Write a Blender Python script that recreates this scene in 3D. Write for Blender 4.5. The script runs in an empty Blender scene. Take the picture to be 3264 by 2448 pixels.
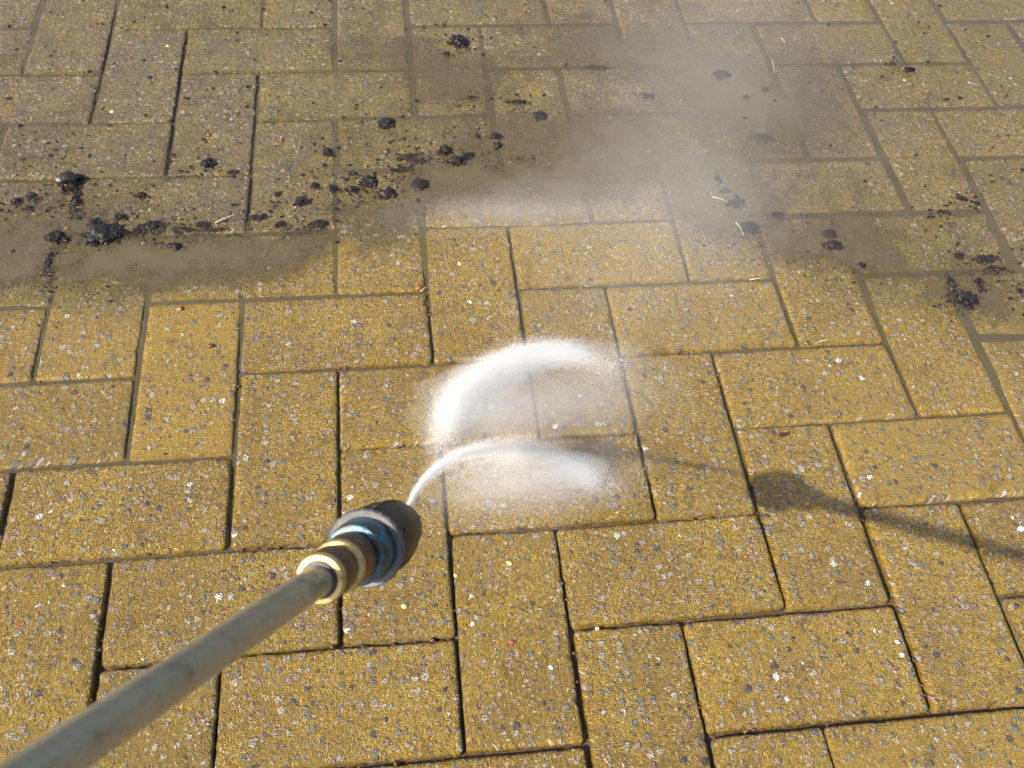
import bpy, math, random
import numpy as np
from mathutils import Vector, Matrix, noise

sc = bpy.context.scene
rng = np.random.default_rng(7)
random.seed(7)

# ------------------------------------------------------------------ camera
CAM_POS = np.array([-0.040839, -0.236110, 0.834978])
AX_R = np.array([0.992035, -0.108836, 0.063417])
AX_U = np.array([0.049799, 0.801301, 0.596185])
AX_B = np.array([-0.115703, -0.588278, 0.800338])
FPX = 3137.25                                   # focal length for a 3264 px wide frame
cd = bpy.data.cameras.new('camera')
cd.sensor_width = 4.54
cd.lens = FPX / 3264 * 4.54
cd.clip_start = 0.01
cd.clip_end = 200
cd.dof.use_dof = True
cd.dof.focus_distance = 0.95
cd.dof.aperture_fstop = 2.4
cam = bpy.data.objects.new('camera', cd)
sc.collection.objects.link(cam)
cam.matrix_world = Matrix(((AX_R[0], AX_U[0], AX_B[0], CAM_POS[0]),
                           (AX_R[1], AX_U[1], AX_B[1], CAM_POS[1]),
                           (AX_R[2], AX_U[2], AX_B[2], CAM_POS[2]), (0, 0, 0, 1)))
sc.camera = cam

# ------------------------------------------------------------------ sky and sun
EL, AZ = math.radians(41), math.radians(31)     # the shadows run towards AZ
to_sun = Vector((-math.cos(EL) * math.cos(AZ), -math.cos(EL) * math.sin(AZ), math.sin(EL)))
w = bpy.data.worlds.new('World')
sc.world = w
w.use_nodes = True
sky = w.node_tree.nodes.new('ShaderNodeTexSky')
sky.sky_type = 'NISHITA'
sky.sun_disc = False
sky.air_density = 0.8
sky.dust_density = 2.5
sky.sun_elevation = EL
sky.sun_rotation = math.atan2(to_sun.x, to_sun.y)
bg = w.node_tree.nodes['Background']
bg.inputs['Strength'].default_value = 0.12
w.node_tree.links.new(sky.outputs[0], bg.inputs[0])
ld = bpy.data.lights.new('sun', 'SUN')
ld.energy = 4.4
ld.angle = math.radians(0.55)
ld.color = (1.0, 0.94, 0.82)
sun = bpy.data.objects.new('sun', ld)
sc.collection.objects.link(sun)
sun.rotation_euler = to_sun.to_track_quat('Z', 'Y').to_euler()
sun.location = to_sun * 5
vs = sc.view_settings
vs.view_transform = 'Standard'
vs.look = 'None'
vs.exposure = 1.0
vs.gamma = 1
sc.render.engine = 'CYCLES'
sc.cycles.max_bounces = 8
sc.cycles.diffuse_bounces = 7
sc.cycles.glossy_bounces = 2
sc.cycles.use_adaptive_sampling = True
sc.cycles.adaptive_threshold = 0.04
sc.cycles.adaptive_min_samples = 16
sc.cycles.transparent_max_bounces = 64
sc.cycles.use_denoising = True
sc.cycles.volume_bounces = 1
sc.cycles.sample_clamp_direct = 12
sc.cycles.sample_clamp_indirect = 6

# ------------------------------------------------------------------ helpers
K = 3264 / 2212


def ray(px, py):
    u = (px * K - 1632) / FPX
    v = (py * K - 1224) / FPX
    return AX_R * u - AX_U * v - AX_B


def G(px, py, h=0.0):
    """point of the place, h above the paving, that lies on this line of sight"""
    r = ray(px, py)
    return CAM_POS + r * ((h - CAM_POS[2]) / r[2])


def link(o, parent=None):
    sc.collection.objects.link(o)
    if parent is not None:
        o.parent = parent
    return o


def mesh_obj(name, verts, faces, mat, parent=None, smooth=True):
    me = bpy.data.meshes.new(name)
    me.from_pydata([tuple(map(float, v)) for v in verts], [], faces)
    me.update()
    if smooth:
        me.polygons.foreach_set('use_smooth', [True] * len(me.polygons))
    if mat:
        me.materials.append(mat)
    return link(bpy.data.objects.new(name, me), parent)


def tag(o, label, cat, group=None, kind=None):
    o['label'] = label
    o['category'] = cat
    if group:
        o['group'] = group
    if kind:
        o['kind'] = kind
    return o


class NT:
    """small node-tree writer"""

    def __init__(self, name, dims='3D'):
        self.dims = dims
        self.m = bpy.data.materials.new(name)
        self.m.use_nodes = True
        self.t = self.m.node_tree
        self.bsdf = self.t.nodes['Principled BSDF']
        self.out = self.t.nodes['Material Output']

    def n(self, typ, **kw):
        nd = self.t.nodes.new('ShaderNode' + typ)
        for k, v in kw.items():
            setattr(nd, k, v)
        return nd

    def put(self, sock, v):
        if isinstance(v, bpy.types.NodeSocket):
            self.t.links.new(v, sock)
        elif v is not None:
            if hasattr(sock.default_value, '__len__') and not hasattr(v, '__len__'):
                v = [v] * len(sock.default_value)
            if hasattr(sock.default_value, '__len__') and len(sock.default_value) == 4 and len(v) == 3:
                v = tuple(v) + (1,)
            sock.default_value = v

    def math(self, op, a, b=None, c=None, clamp=False):
        nd = self.n('Math', operation=op, use_clamp=clamp)
        self.put(nd.inputs[0], a)
        if b is not None:
            self.put(nd.inputs[1], b)
        if c is not None:
            self.put(nd.inputs[2], c)
        return nd.outputs[0]

    def vmath(self, op, a, b=None, s=None):
        nd = self.n('VectorMath', operation=op)
        self.put(nd.inputs[0], a)
        if b is not None:
            self.put(nd.inputs[1], b)
        if s is not None:
            self.put(nd.inputs['Scale'], s)
        return nd.outputs[0]

    def step(self, x, lo, hi, a=0.0, b=1.0):
        nd = self.n('MapRange', interpolation_type='SMOOTHSTEP', clamp=True)
        for i, v in enumerate((x, lo, hi, a, b)):
            self.put(nd.inputs[i], v)
        return nd.outputs[0]

    def mix(self, f, a, b, blend='MIX'):
        nd = self.n('Mix', data_type='RGBA', blend_type=blend)
        self.put(nd.inputs[0], f)
        self.put(nd.inputs[6], a)
        self.put(nd.inputs[7], b)
        return nd.outputs[2]

    def noise(self, vec, scale, detail=3, rough=0.55, dist=0.0, col=False):
        nd = self.n('TexNoise', noise_dimensions=self.dims)
        self.put(nd.inputs['Vector'], vec)
        self.put(nd.inputs['Scale'], scale)
        self.put(nd.inputs['Detail'], detail)
        self.put(nd.inputs['Roughness'], rough)
        self.put(nd.inputs['Distortion'], dist)
        return nd.outputs['Color' if col else 'Fac']

    def voro(self, vec, scale, feature='F1'):
        nd = self.n('TexVoronoi', feature=feature, voronoi_dimensions=self.dims)
        self.put(nd.inputs['Vector'], vec)
        self.put(nd.inputs['Scale'], scale)
        return nd.outputs['Distance'], nd.outputs['Color']

    def sep(self, c):
        nd = self.n('SeparateColor')
        self.put(nd.inputs[0], c)
        return nd.outputs

    def ramp(self, f, stops, mode='LINEAR'):
        nd = self.n('ValToRGB')
        cr = nd.color_ramp
        cr.interpolation = mode
        while len(cr.elements) < len(stops):
            cr.elements.new(0.5)
        for e, (p, c) in zip(cr.elements, stops):
            e.position = p
            e.color = tuple(c) + (1,)
        self.put(nd.inputs[0], f)
        return nd.outputs[0]

    def bump(self, h, dist, strength=1.0, normal=None):
        nd = self.n('Bump')
        nd.inputs['Strength'].default_value = strength
        nd.inputs['Distance'].default_value = dist
        self.put(nd.inputs['Height'], h)
        if normal is not None:
            self.put(nd.inputs['Normal'], normal)
        return nd.outputs[0]

    def set(self, **kw):
        for k, v in kw.items():
            self.put(self.bsdf.inputs[k.replace('_', ' ')], v)
        return self.m


# edge of the washed area: (x, y) on the paving; dirty water and silt lie beyond it
EDGE = [(-1.4, 0.50), (-0.458, 0.500), (-0.395, 0.486), (-0.338, 0.486), (-0.277, 0.505), (-0.208, 0.522),
        (-0.148, 0.540), (-0.101, 0.575), (-0.038, 0.580), (0.003, 0.598), (0.015, 0.625), (0.103, 0.628),
        (0.216, 0.622), (0.296, 0.615), (0.306, 0.560), (0.400, 0.520), (0.469, 0.487), (0.513, 0.450),
        (0.586, 0.418), (0.666, 0.392), (1.6, 0.30)]


def dirt_mask(t, wide=0.05):
    """0 on the washed side, 1 well inside the silted side, ragged between"""
    pos = t.n('NewGeometry').outputs['Position']
    xyz = t.n('SeparateXYZ')
    t.put(xyz.inputs[0], pos)
    fx = t.math('MULTIPLY_ADD', xyz.outputs[0], 1 / 3.0, 1.4 / 3.0)
    fc = t.n('FloatCurve')
    cv = fc.mapping.curves[0]
    pts = [((x + 1.4) / 3.0, y) for x, y in EDGE]
    cv.points[0].location = pts[0]
    cv.points[-1].location = pts[-1]
    for p in pts[1:-1]:
        cv.points.new(*p)
    for p in cv.points:
        p.handle_type = 'VECTOR'
    fc.mapping.update()
    t.put(fc.inputs['Value'], fx)
    n1 = t.noise(pos, 14, 4, 0.6)
    n2 = t.noise(pos, 70, 3, 0.6)
    d = t.math('SUBTRACT', xyz.outputs[1], fc.outputs[0])
    d = t.math('ADD', d, t.math('MULTIPLY', t.math('SUBTRACT', n1, 0.5), 0.07))
    d = t.math('ADD', d, t.math('MULTIPLY', t.math('SUBTRACT', n2, 0.5), 0.05))
    return t.step(d, -0.012, wide), pos, n1


# ------------------------------------------------------------------ materials
def paver_material():
    t = NT('wet_yellow_paver', '2D')
    tc = t.n('TexCoord').outputs['Object']
    oi = t.n('ObjectInfo')
    off = t.n('CombineXYZ')
    t.put(off.inputs[0], t.math('MULTIPLY', oi.outputs['Random'], 37.0))
    t.put(off.inputs[1], t.math('MULTIPLY', oi.outputs['Random'], 91.0))
    zz = t.n('SeparateXYZ')
    t.put(zz.inputs[0], tc)
    sk = t.n('CombineXYZ')                    # carries the grain on down the sides
    t.put(sk.inputs[0], t.math('MULTIPLY', zz.outputs[2], 1.1))
    t.put(sk.inputs[1], t.math('MULTIPLY', zz.outputs[2], 0.9))
    P = t.vmath('ADD', t.vmath('ADD', tc, sk.outputs[0]), off.outputs[0])
    wob = t.vmath('SUBTRACT', t.noise(P, 260, 2, 0.6, col=True), (0.5, 0.5, 0.5))
    Pw = t.vmath('ADD', P, t.vmath('SCALE', wob, s=0.0055))
    D, pos, dn = dirt_mask(t)
    # broad patches: chips crowd in some places
    crowd = t.noise(P, 26, 2, 0.5)
    # large chips
    d1, c1 = t.voro(Pw, 112)
    r1 = t.sep(c1)
    keep1 = t.step(t.math('ADD', r1[0], t.math('MULTIPLY', t.math('SUBTRACT', crowd, 0.5), 1.1)), 0.40, 0.43)
    size1 = t.math('MULTIPLY_ADD', t.math('POWER', r1[1], 1.6), 0.27, 0.14)
    m1 = t.math('MULTIPLY', t.step(t.math('SUBTRACT', d1, size1), 0.035, -0.035), keep1)
    # small chips
    d2, c2 = t.voro(Pw, 290)
    r2 = t.sep(c2)
    keep2 = t.step(r2[0], 0.58, 0.60)
    size2 = t.math('MULTIPLY_ADD', r2[1], 0.25, 0.14)
    m2 = t.math('MULTIPLY', t.step(t.math('SUBTRACT', d2, size2), 0.06, -0.06), keep2)
    # sand
    d3, c3 = t.voro(P, 900)
    r3 = t.sep(c3)
    sand = t.ramp(r3[0], [(0.0, (0.080, 0.043, 0.005)), (0.25, (0.160, 0.095, 0.009)), (0.6, (0.225, 0.140, 0.014)),
                          (0.90, (0.285, 0.185, 0.024)), (1.0, (0.40, 0.29, 0.075))])
    tint = t.noise(P, 9, 3, 0.6)
    sand = t.mix(t.step(tint, 0.35, 0.7, 0.0, 0.40), sand, (0.115, 0.064, 0.009))
    rv = t.math('FRACT', t.math('MULTIPLY', oi.outputs['Random'], 7.31))
    sand = t.mix(t.step(oi.outputs['Random'], 0.45, 1.0, 0.0, 0.32), sand, (0.150, 0.098, 0.020))
    sand = t.mix(t.step(rv, 0.55, 1.0, 0.0, 0.30), sand, (0.33, 0.20, 0.020))
    grime = t.noise(P, 42, 4, 0.7)
    sand = t.mix(t.step(grime, 0.54, 0.76, 0.0, 0.6), sand, (0.060, 0.034, 0.008))
    gran = t.noise(P, 620, 2, 0.7)
    speck = t.step(gran, 0.38, 0.58, 0.22, 1.15)
    chipc = t.ramp(r1[2], [(0.0, (0.30, 0.26, 0.195)), (0.20, (0.195, 0.172, 0.130)), (0.34, (0.29, 0.195, 0.145)),
                           (0.52, (0.38, 0.335, 0.265)), (0.62, (0.160, 0.158, 0.130)), (0.74, (0.22, 0.142, 0.112)),
                           (0.89, (0.085, 0.062, 0.070)), (0.94, (0.36, 0.26, 0.13)), (0.984, (0.34, 0.14, 0.025)),
                           (0.988, (0.62, 0.60, 0.54))], 'CONSTANT')
    chipc = t.mix(1.0, chipc, speck, 'MULTIPLY')
    chip2 = t.ramp(r2[2], [(0.0, (0.27, 0.23, 0.17)), (0.25, (0.15, 0.13, 0.10)), (0.45, (0.26, 0.175, 0.125)),
                           (0.62, (0.36, 0.31, 0.23)), (0.78, (0.080, 0.052, 0.040)), (0.90, (0.42, 0.28, 0.08)),
                           (0.985, (0.34, 0.14, 0.03))], 'CONSTANT')
    col = t.mix(m2, sand, chip2)
    rim = t.math('MULTIPLY', t.step(t.math('SUBTRACT', d1, size1), 0.10, 0.02), keep1)
    col = t.mix(t.math('MULTIPLY', rim, 0.45), col, (0.075, 0.042, 0.010))  # dark outline and shadow round each chip, painted into the colour
    col = t.mix(m1, col, chipc)
    # silt left by dirty water
    sn = t.noise(pos, 34, 5, 0.65)
    px_ = t.n('SeparateXYZ')
    t.put(px_.inputs[0], pos)
    lean = t.step(t.math('ADD', px_.outputs[0], t.math('MULTIPLY', dn, 0.5)), 0.1, 0.75, 1.0, 0.62)
    silt_f = t.math('MULTIPLY', t.math('MULTIPLY', D, lean), t.step(sn, 0.28, 0.72, 0.50, 0.96))
    silt_f = t.math('MULTIPLY', silt_f, t.math('SUBTRACT', 1.0, t.math('MULTIPLY', t.math('MAXIMUM', m1, m2), 0.80)))
    silt_c = t.mix(t.noise(pos, 7, 3, 0.5), (0.066, 0.054, 0.022), (0.104, 0.085, 0.039))
    silt_c = t.mix(t.step(t.noise(pos, 3.2, 3, 0.6), 0.48, 0.66, 0.0, 0.7), silt_c, (0.086, 0.070, 0.012))
    col = t.mix(silt_f, col, silt_c)
    # dark specks of loose dirt
    d4, c4 = t.voro(t.vmath('ADD', pos, t.vmath('SCALE', wob, s=0.004)), 210)
    r4 = t.sep(c4)
    spk = t.math('MULTIPLY', t.step(r4[0], 0.80, 0.83), t.step(d4, 0.34, 0.24))
    spk = t.math('MULTIPLY', spk, D)
    col = t.mix(t.math('MULTIPLY', spk, 0.8), col, (0.045, 0.032, 0.022))
    # relief
    h = t.math('MULTIPLY', t.step(d3, 0.75, 0.05), 0.5)
    dome1 = t.step(t.math('SUBTRACT', d1, size1), 0.10, -0.14)
    h = t.math('ADD', h, t.math('MULTIPLY', t.math('MULTIPLY', dome1, keep1), 0.95))
    h = t.math('ADD', h, t.math('MULTIPLY', m2, 0.5))
    h = t.math('ADD', h, t.math('MULTIPLY', t.noise(P, 170, 3, 0.65), 1.3))
    nor = t.bump(h, 0.0013, 1.0)
    rough = t.math('MULTIPLY_ADD', r3[1], 0.42, 0.12)
    rough = t.math('MULTIPLY', rough, t.math('SUBTRACT', 1.0, t.math('MULTIPLY', D, 0.35)))
    t.set(Base_Color=col, Roughness=rough, Normal=nor, Specular_IOR_Level=0.42)
    t.put(t.bsdf.inputs['Coat Weight'], t.step(tint, 0.4, 0.65, 0.02, 0.22))
    t.bsdf.inputs['Coat Roughness'].default_value = 0.12
    return t.m


def soil_material():
    t = NT('wet_joint_soil', '2D')
    P = t.n('NewGeometry').outputs['Position']
    c = t.mix(t.noise(P, 120, 5, 0.7), (0.030, 0.018, 0.011), (0.105, 0.064, 0.036))
    return t.set(Base_Color=c, Roughness=0.35, Normal=t.bump(t.noise(P, 350, 4, 0.7), 0.002, 0.9))


def mud_water_material(name, thin):
    t = NT(name, '2D')
    P = t.n('NewGeometry').outputs['Position']
    at = t.n('Attribute', attribute_name='film')
    big = t.noise(P, 9, 4, 0.6)
    swirl = t.noise(P, 26, 5, 0.65, 0.6)
    col = t.mix(big, (0.040, 0.035, 0.012), (0.068, 0.053, 0.022))
    col = t.mix(t.step(swirl, 0.35, 0.7), col, (0.072, 0.056, 0.029))
    fine = t.noise(P, 800, 2, 0.6)
    col = t.mix(t.step(fine, 0.30, 0.72, 0.0, 0.5), col, (0.125, 0.096, 0.054))
    col = t.mix(t.step(t.noise(P, 420, 2, 0.6), 0.60, 0.72, 0.0, 0.5), col, (0.035, 0.026, 0.014))
    if thin:
        col = t.mix(0.40, col, (0.125, 0.098, 0.052))
    op = at.outputs['Fac']
    if thin:
        wisp = t.noise(t.vmath('MULTIPLY', P, (1.0, 1.5, 1.0)), 75, 6, 0.78, 0.9)
        hf = t.noise(P, 330, 3, 0.7)
        op = t.math('MULTIPLY', op, t.step(t.math('ADD', hf, t.math('MULTIPLY', op, 0.55)), 0.55, 0.80, 0.25, 1.0))
        op = t.math('MULTIPLY', op, t.step(t.math('ADD', wisp, t.math('MULTIPLY', op, 0.45)), 0.44, 0.80, 0.05, 1.1), clamp=True)
    nor = t.bump(t.math('ADD', t.noise(P, 45, 3, 0.5), t.math('MULTIPLY', t.noise(P, 600, 2, 0.6), 0.10)), 0.0022, 0.5)
    return t.set(Base_Color=col, Roughness=0.17, Normal=nor, Alpha=op)


def clump_material():
    t = NT('wet_black_mud')
    P = t.n('TexCoord').outputs['Object']
    oi = t.n('ObjectInfo')
    off = t.n('CombineXYZ')
    t.put(off.inputs[0], t.math('MULTIPLY', oi.outputs['Random'], 50.0))
    P = t.vmath('ADD', P, off.outputs[0])
    c = t.mix(t.noise(P, 260, 4, 0.7), (0.004, 0.003, 0.002), (0.021, 0.0135, 0.008))
    c = t.mix(t.step(t.noise(P, 700, 2, 0.6), 0.66, 0.74), c, (0.16, 0.12, 0.075))
    return t.set(Base_Color=c, Roughness=0.11, Specular_IOR_Level=0.5,
                 Normal=t.bump(t.noise(P, 420, 3, 0.65), 0.0016, 1.0))


def plain(name, c0, c1, rough, scale=400, bump=0.0004, metal=0.0, spec=0.5):
    t = NT(name)
    P = t.n('TexCoord').outputs['Object']
    c = t.mix(t.step(t.noise(P, scale, 4, 0.65), 0.3, 0.7), c0, c1)
    return t.set(Base_Color=c, Roughness=rough, Metallic=metal, Specular_IOR_Level=spec,
                 Normal=t.bump(t.noise(P, scale * 1.7, 3, 0.6), bump, 0.7))


def droplet_material():
    t = NT('water_droplets')
    d = t.n('BsdfDiffuse')
    d.inputs[0].default_value = (0.99, 0.99, 0.99, 1)
    tr = t.n('BsdfTranslucent')
    tr.inputs[0].default_value = (0.99, 0.99, 0.99, 1)
    mx = t.n('MixShader')
    mx.inputs[0].default_value = 0.15
    t.t.links.new(d.outputs[0], mx.inputs[1])
    t.t.links.new(tr.outputs[0], mx.inputs[2])
    t.t.links.new(mx.outputs[0], t.out.inputs['Surface'])
    t.t.nodes.remove(t.bsdf)
    return t.m


M_PAVER = paver_material()
M_SOIL = soil_material()
M_WATER = mud_water_material('muddy_water', False)
M_FILM = mud_water_material('silt_film', True)
M_CLUMP = clump_material()
M_DROP = droplet_material()

# ------------------------------------------------------------------ the paving
U = 0.1025
OFFS = {(0,2):(1.2,1.8),(1,2):(.6,.5),(0,1):(1.9,3.2),(-1,1):(.9,1.2),(1,1):(1.7,-2.2),(2,1):(1.4,0),(0,0):(-.9,-.4),
 (1,0):(-1.5,1.4),(-1,3):(2.1,-.3),(0,3):(.2,0),(1,3):(-2.3,1.5),(2,3):(-2.6,1),(-1,4):(1.5,-1),(0,4):(-2,1),(2,4):(-.8,-.7),
 (1,5):(.9,.8),(2,5):(-3,-.3),(0,5):(-3.4,1.2),(3,5):(-4.8,2.5),(3,3):(-1.3,-.6),(4,3):(-.6,-.9),(5,3):(-2,2.3),
 (3,4):(-2.3,-1.9),(4,4):(-3.4,-.6),(5,4):(-1.9,-1.7),(4,5):(-6,-1.3),(5,5):(.5,.1),(3,2):(-2.8,3.6),(4,2):(2.1,.6),
 (5,2):(4,-1.2),(6,3):(2.8,-2.4),(3,1):(-2.9,.2),(4,1):(-1.6,-1.5),(5,1):(4.3,-2.5),(2,0):(2.4,-1.1),(3,0):(1.1,-3.7),
 (4,0):(-2.5,-.7),(-2,4):(1.6,.7),(-2,3):(2.9,-1.3),(-3,3):(2.5,1.9),(-3,4):(-2.5,.5),(-2,5):(-.1,.3),(-4,4):(-.8,1.3),
 (-4,3):(.3,-3.4),(-3,2):(-.6,-3.5),(-2,2):(2.3,1.3),(-3,1):(3.4,-3.3),(-2,6):(-.4,.3),(-2,7):(-1.3,.9),(-3,7):(.2,3),
 (-3,8):(1.9,-1.3),(-2,8):(-.6,-.9),(-2,9):(-.5,-1.6),(-3,9):(-1.3,3),(-1,8):(-.1,3),(-1,10):(-1.7,-3),(-1,9):(.3,0),
 (-4,10):(1.3,-1.8),(-4,9):(.8,.9),(-5,9):(3.8,3.1),(-4,8):(-1.7,3.5),(7,5):(.9,-2.8),(7,6):(-1.9,-1.5),(6,6):(-.1,3),
 (6,7):(-.3,.5),(6,8):(4.5,-1.2),(7,8):(2.9,-4),(7,7):(4,-3.3),(5,7):(-3.3,2.5),(5,8):(-4.2,3.7),(5,9):(4.9,.8),
 (6,9):(3.1,-1.2),(7,9):(4.9,-1.2),(8,9):(-3.5,-1.1),(7,10):(-1.7,-1.8),(6,10):(-.3,3.9),(8,8):(-5.5,-.9)}   # mm, how the laid blocks wander


def paver_mesh(seed, n=360, lx=0.2017, ly=0.0993, depth=0.03, coarse=False):
    """concrete block lying along x, top at z = 0, worn rounded arrises, grainy edge"""
    if coarse:
        n = 24
    insets = [(0.0, -depth), (0.0, -0.0080), (0.0, -0.0046), (0.0004, -0.0029), (0.0011, -0.0016), (0.0022, -0.0008),
              (0.0038, -0.0003), (0.0065, -0.0001), (0.013, 0.0)]
    if coarse:
        insets = [(0.0, -depth), (0.0, -0.005), (0.005, 0.0)]
    verts, faces = [], []
    cr0 = 0.0045
    for k, (o, z) in enumerate(insets):
        cr = max(cr0 - o, 0.0012)
        hx, hy = lx / 2 - o, ly / 2 - o
        sx, sy = hx - cr, hy - cr
        per = 4 * (sx + sy) + 2 * math.pi * cr
        for i in range(n):
            # walk the outline of the full block so that rings share their spokes
            s = (i / n) * per
            segs = [('l', (sx, -hy), (-1, 0), 2 * sx), ]
            # corner order: right side up, top leftwards, left side down, bottom rightwards
            L = [2 * sy, math.pi * cr / 2, 2 * sx, math.pi * cr / 2, 2 * sy, math.pi * cr / 2, 2 * sx, math.pi * cr / 2]
            j = 0
            while s > L[j] and j < 7:
                s -= L[j]
                j += 1
            if j == 0: x, y = hx, -sy + s
            elif j == 1: a = s / cr; x, y = sx + cr * math.cos(a), sy + cr * math.sin(a)
            elif j == 2: x, y = sx - s, hy
            elif j == 3: a = math.pi / 2 + s / cr; x, y = -sx + cr * math.cos(a), sy + cr * math.sin(a)
            elif j == 4: x, y = -hx, sy - s
            elif j == 5: a = math.pi + s / cr; x, y = -sx + cr * math.cos(a), -sy + cr * math.sin(a)
            elif j == 6: x, y = -sx + s, -hy
            else: a = 1.5 * math.pi + s / cr; x, y = sx + cr * math.cos(a), -sy + cr * math.sin(a)
            v = Vector((x, y, z))
            if not coarse:
                q = Vector((x, y, 0.0)) + Vector((seed * 3.1, seed * 1.7, 0))
                ea = max(0.0, 1 - o / 0.007)
                big = noise.noise(q * 45) * 0.0009 + noise.noise(q * 140) * 0.0006
                gr = noise.noise(Vector((x, y, z * 1.0)) * 620 + Vector((seed, 0, 0))) * 0.00055
                nd = Vector((x / hx if abs(x) > sx else 0, y / hy if abs(y) > sy else 0, 0))
                if nd.length > 0:
                    nd.normalize()
                v += nd * (big + gr) * ea
                if k >= 2:
                    v.z += gr * 0.5 * ea + noise.noise(q * 30) * 0.0004
                chip = noise.noise(q * 75 + Vector((9, 4, 2)))
                if chip > 0.42 and 2 <= k <= 6:
                    v.z -= (chip - 0.42) * 0.010 * ea
            verts.append(v)
    for k in range(len(insets) - 1):
        for i in range(n):
            j = (i + 1) % n
            faces.append((k * n + i, k * n + j, (k + 1) * n + j, (k + 1) * n + i))
    top = (len(insets) - 1) * n
    c = len(verts)
    # flat middle: spine of two points, fan to it
    faces.append(tuple(range(top, top + n)))
    me = bpy.data.meshes.new('paver')
    me.from_pydata([tuple(v) for v in verts], [], faces)
    me.update()
    me.polygons.foreach_set('use_smooth', [True] * len(me.polygons))
    me.materials.append(M_PAVER)
    return me


# bedding under the blocks
bed_n = 60
bv = [(-6 + 12 * i / bed_n, -6 + 12 * j / bed_n, -0.0095 + random.uniform(-.0012, .0012)) for j in range(bed_n + 1) for i in range(bed_n + 1)]
bf = [(j * (bed_n + 1) + i, j * (bed_n + 1) + i + 1, (j + 1) * (bed_n + 1) + i + 1, (j + 1) * (bed_n + 1) + i) for j in range(bed_n) for i in range(bed_n)]
pavement = mesh_obj('pavement', bv, bf, M_SOIL)
tag(pavement, 'wet yellow block paving laid in a herringbone pattern', 'paving', kind='structure')

blocks = []
for ix in range(-40, 41):
    for iy in range(-40, 41):
        s = (ix + iy) % 4
        if s == 0:
            blocks.append((ix, iy, 1, 2))
        elif s == 2:
            blocks.append((ix, iy, 2, 1))
ctr = np.array([0.13, 0.42])
blocks.sort(key=lambda b: max(abs((b[0] + b[2] / 2) * U - ctr[0]) / 1.05, abs((b[1] + b[3] / 2) * U - ctr[1])))
variants = [paver_mesh(s) for s in range(8)]
coarse_mesh = paver_mesh(0, coarse=True)
cverts = [tuple(v.co) for v in coarse_mesh.vertices]
cfaces = [tuple(p.vertices) for p in coarse_mesh.polygons]
rest_v, rest_f = [], []
for bi, (ix, iy, wx, wy) in enumerate(blocks):
    c = np.array([(ix + wx / 2) * U, (iy + wy / 2) * U])
    if bi < 300:
        cs = [(ix + a, iy + b) for a in range(wx + 1) for b in range(wy + 1)]
        got = [(np.array(q, float) * U, np.array(OFFS[q]) * 0.001) for q in cs if q in OFFS]
        rot = random.gauss(0, 0.004)
        if got:
            dl = np.mean([g[1] for g in got], axis=0)
            c = c + np.clip(dl, -0.003, 0.003) * 0.75
            if len(got) >= 3:
                num = sum((g[0] - c)[0] * (g[1] - dl)[1] - (g[0] - c)[1] * (g[1] - dl)[0] for g in got)
                den = sum(((g[0] - c) ** 2).sum() for g in got)
                rot = float(np.clip(num / den, -0.012, 0.012))
        else:
            c = c + np.array([random.gauss(0, .0006), random.gauss(0, .0006)])
        o = link(bpy.data.objects.new('paver', variants[random.randrange(8)]), pavement)
        base = (0 if wx == 2 else math.pi / 2) + random.choice((0, math.pi))
        o.location = (c[0], c[1], min(0.0006, max(-0.0003, random.gauss(0.0, 0.0004))))
        o.rotation_euler = (random.gauss(0, .003), random.gauss(0, .002), base + rot)
    elif abs(c[0] - 0.1) < 3.2 and abs(c[1] - 0.5) < 3.2:
        k = len(rest_v)
        for v in cverts:
            rest_v.append((c[0] + v[0], c[1] + v[1], v[2]) if wx == 2 else (c[0] - v[1], c[1] + v[0], v[2]))
        rest_f += [tuple(i + k for i in fc) for fc in cfaces]
rest = mesh_obj('surrounding_pavers', rest_v, rest_f, M_PAVER, pavement, smooth=False)
rest['kind'] = 'stuff'

# ------------------------------------------------------------------ muddy water over and between the blocks
ex = np.array([e[0] for e in EDGE])
ey = np.array([e[1] for e in EDGE])
POOLS = [  # overview position, spread, how far it stands above the blocks (mm)
    (60, 560, 130, 70, 1.6), (240, 575, 130, 45, 2.2), (430, 585, 130, 45, 2.0), (640, 570, 90, 45, 1.6),
    (820, 500, 80, 60, 2.0), (1010, 430, 110, 55, 2.4), (1180, 420, 120, 55, 2.0), (1330, 320, 130, 70, 1.6),
    (1590, 430, 110, 90, 2.2), (1700, 540, 100, 60, 2.0), (1850, 560, 110, 60, 1.5), (1980, 620, 120, 50, 1.3),
    (1130, 300, 120, 60, 1.2), (1000, 150, 160, 60, 1.0), (1600, 220, 160, 110, 1.6), (1430, 120, 160, 90, 1.3),
    (900, 250, 100, 60, 0.6), (130, 480, 120, 40, 0.6), (2100, 620, 80, 60, 1.2)]
nx, ny = 420, 330
gx = np.linspace(-1.1, 1.4, nx)
gy = np.linspace(-0.5, 1.7, ny)
XX, YY = np.meshgrid(gx, gy)


def fbm(X, Y, f, seed, octv=3):
    out = np.zeros(X.shape)
    flat = out.ravel()
    xs, ys = X.ravel(), Y.ravel()
    for i in range(len(flat)):
        flat[i] = noise.fractal(Vector((xs[i] * f, ys[i] * f, seed)), 1.0, 2.0, octv)
    return out


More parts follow.
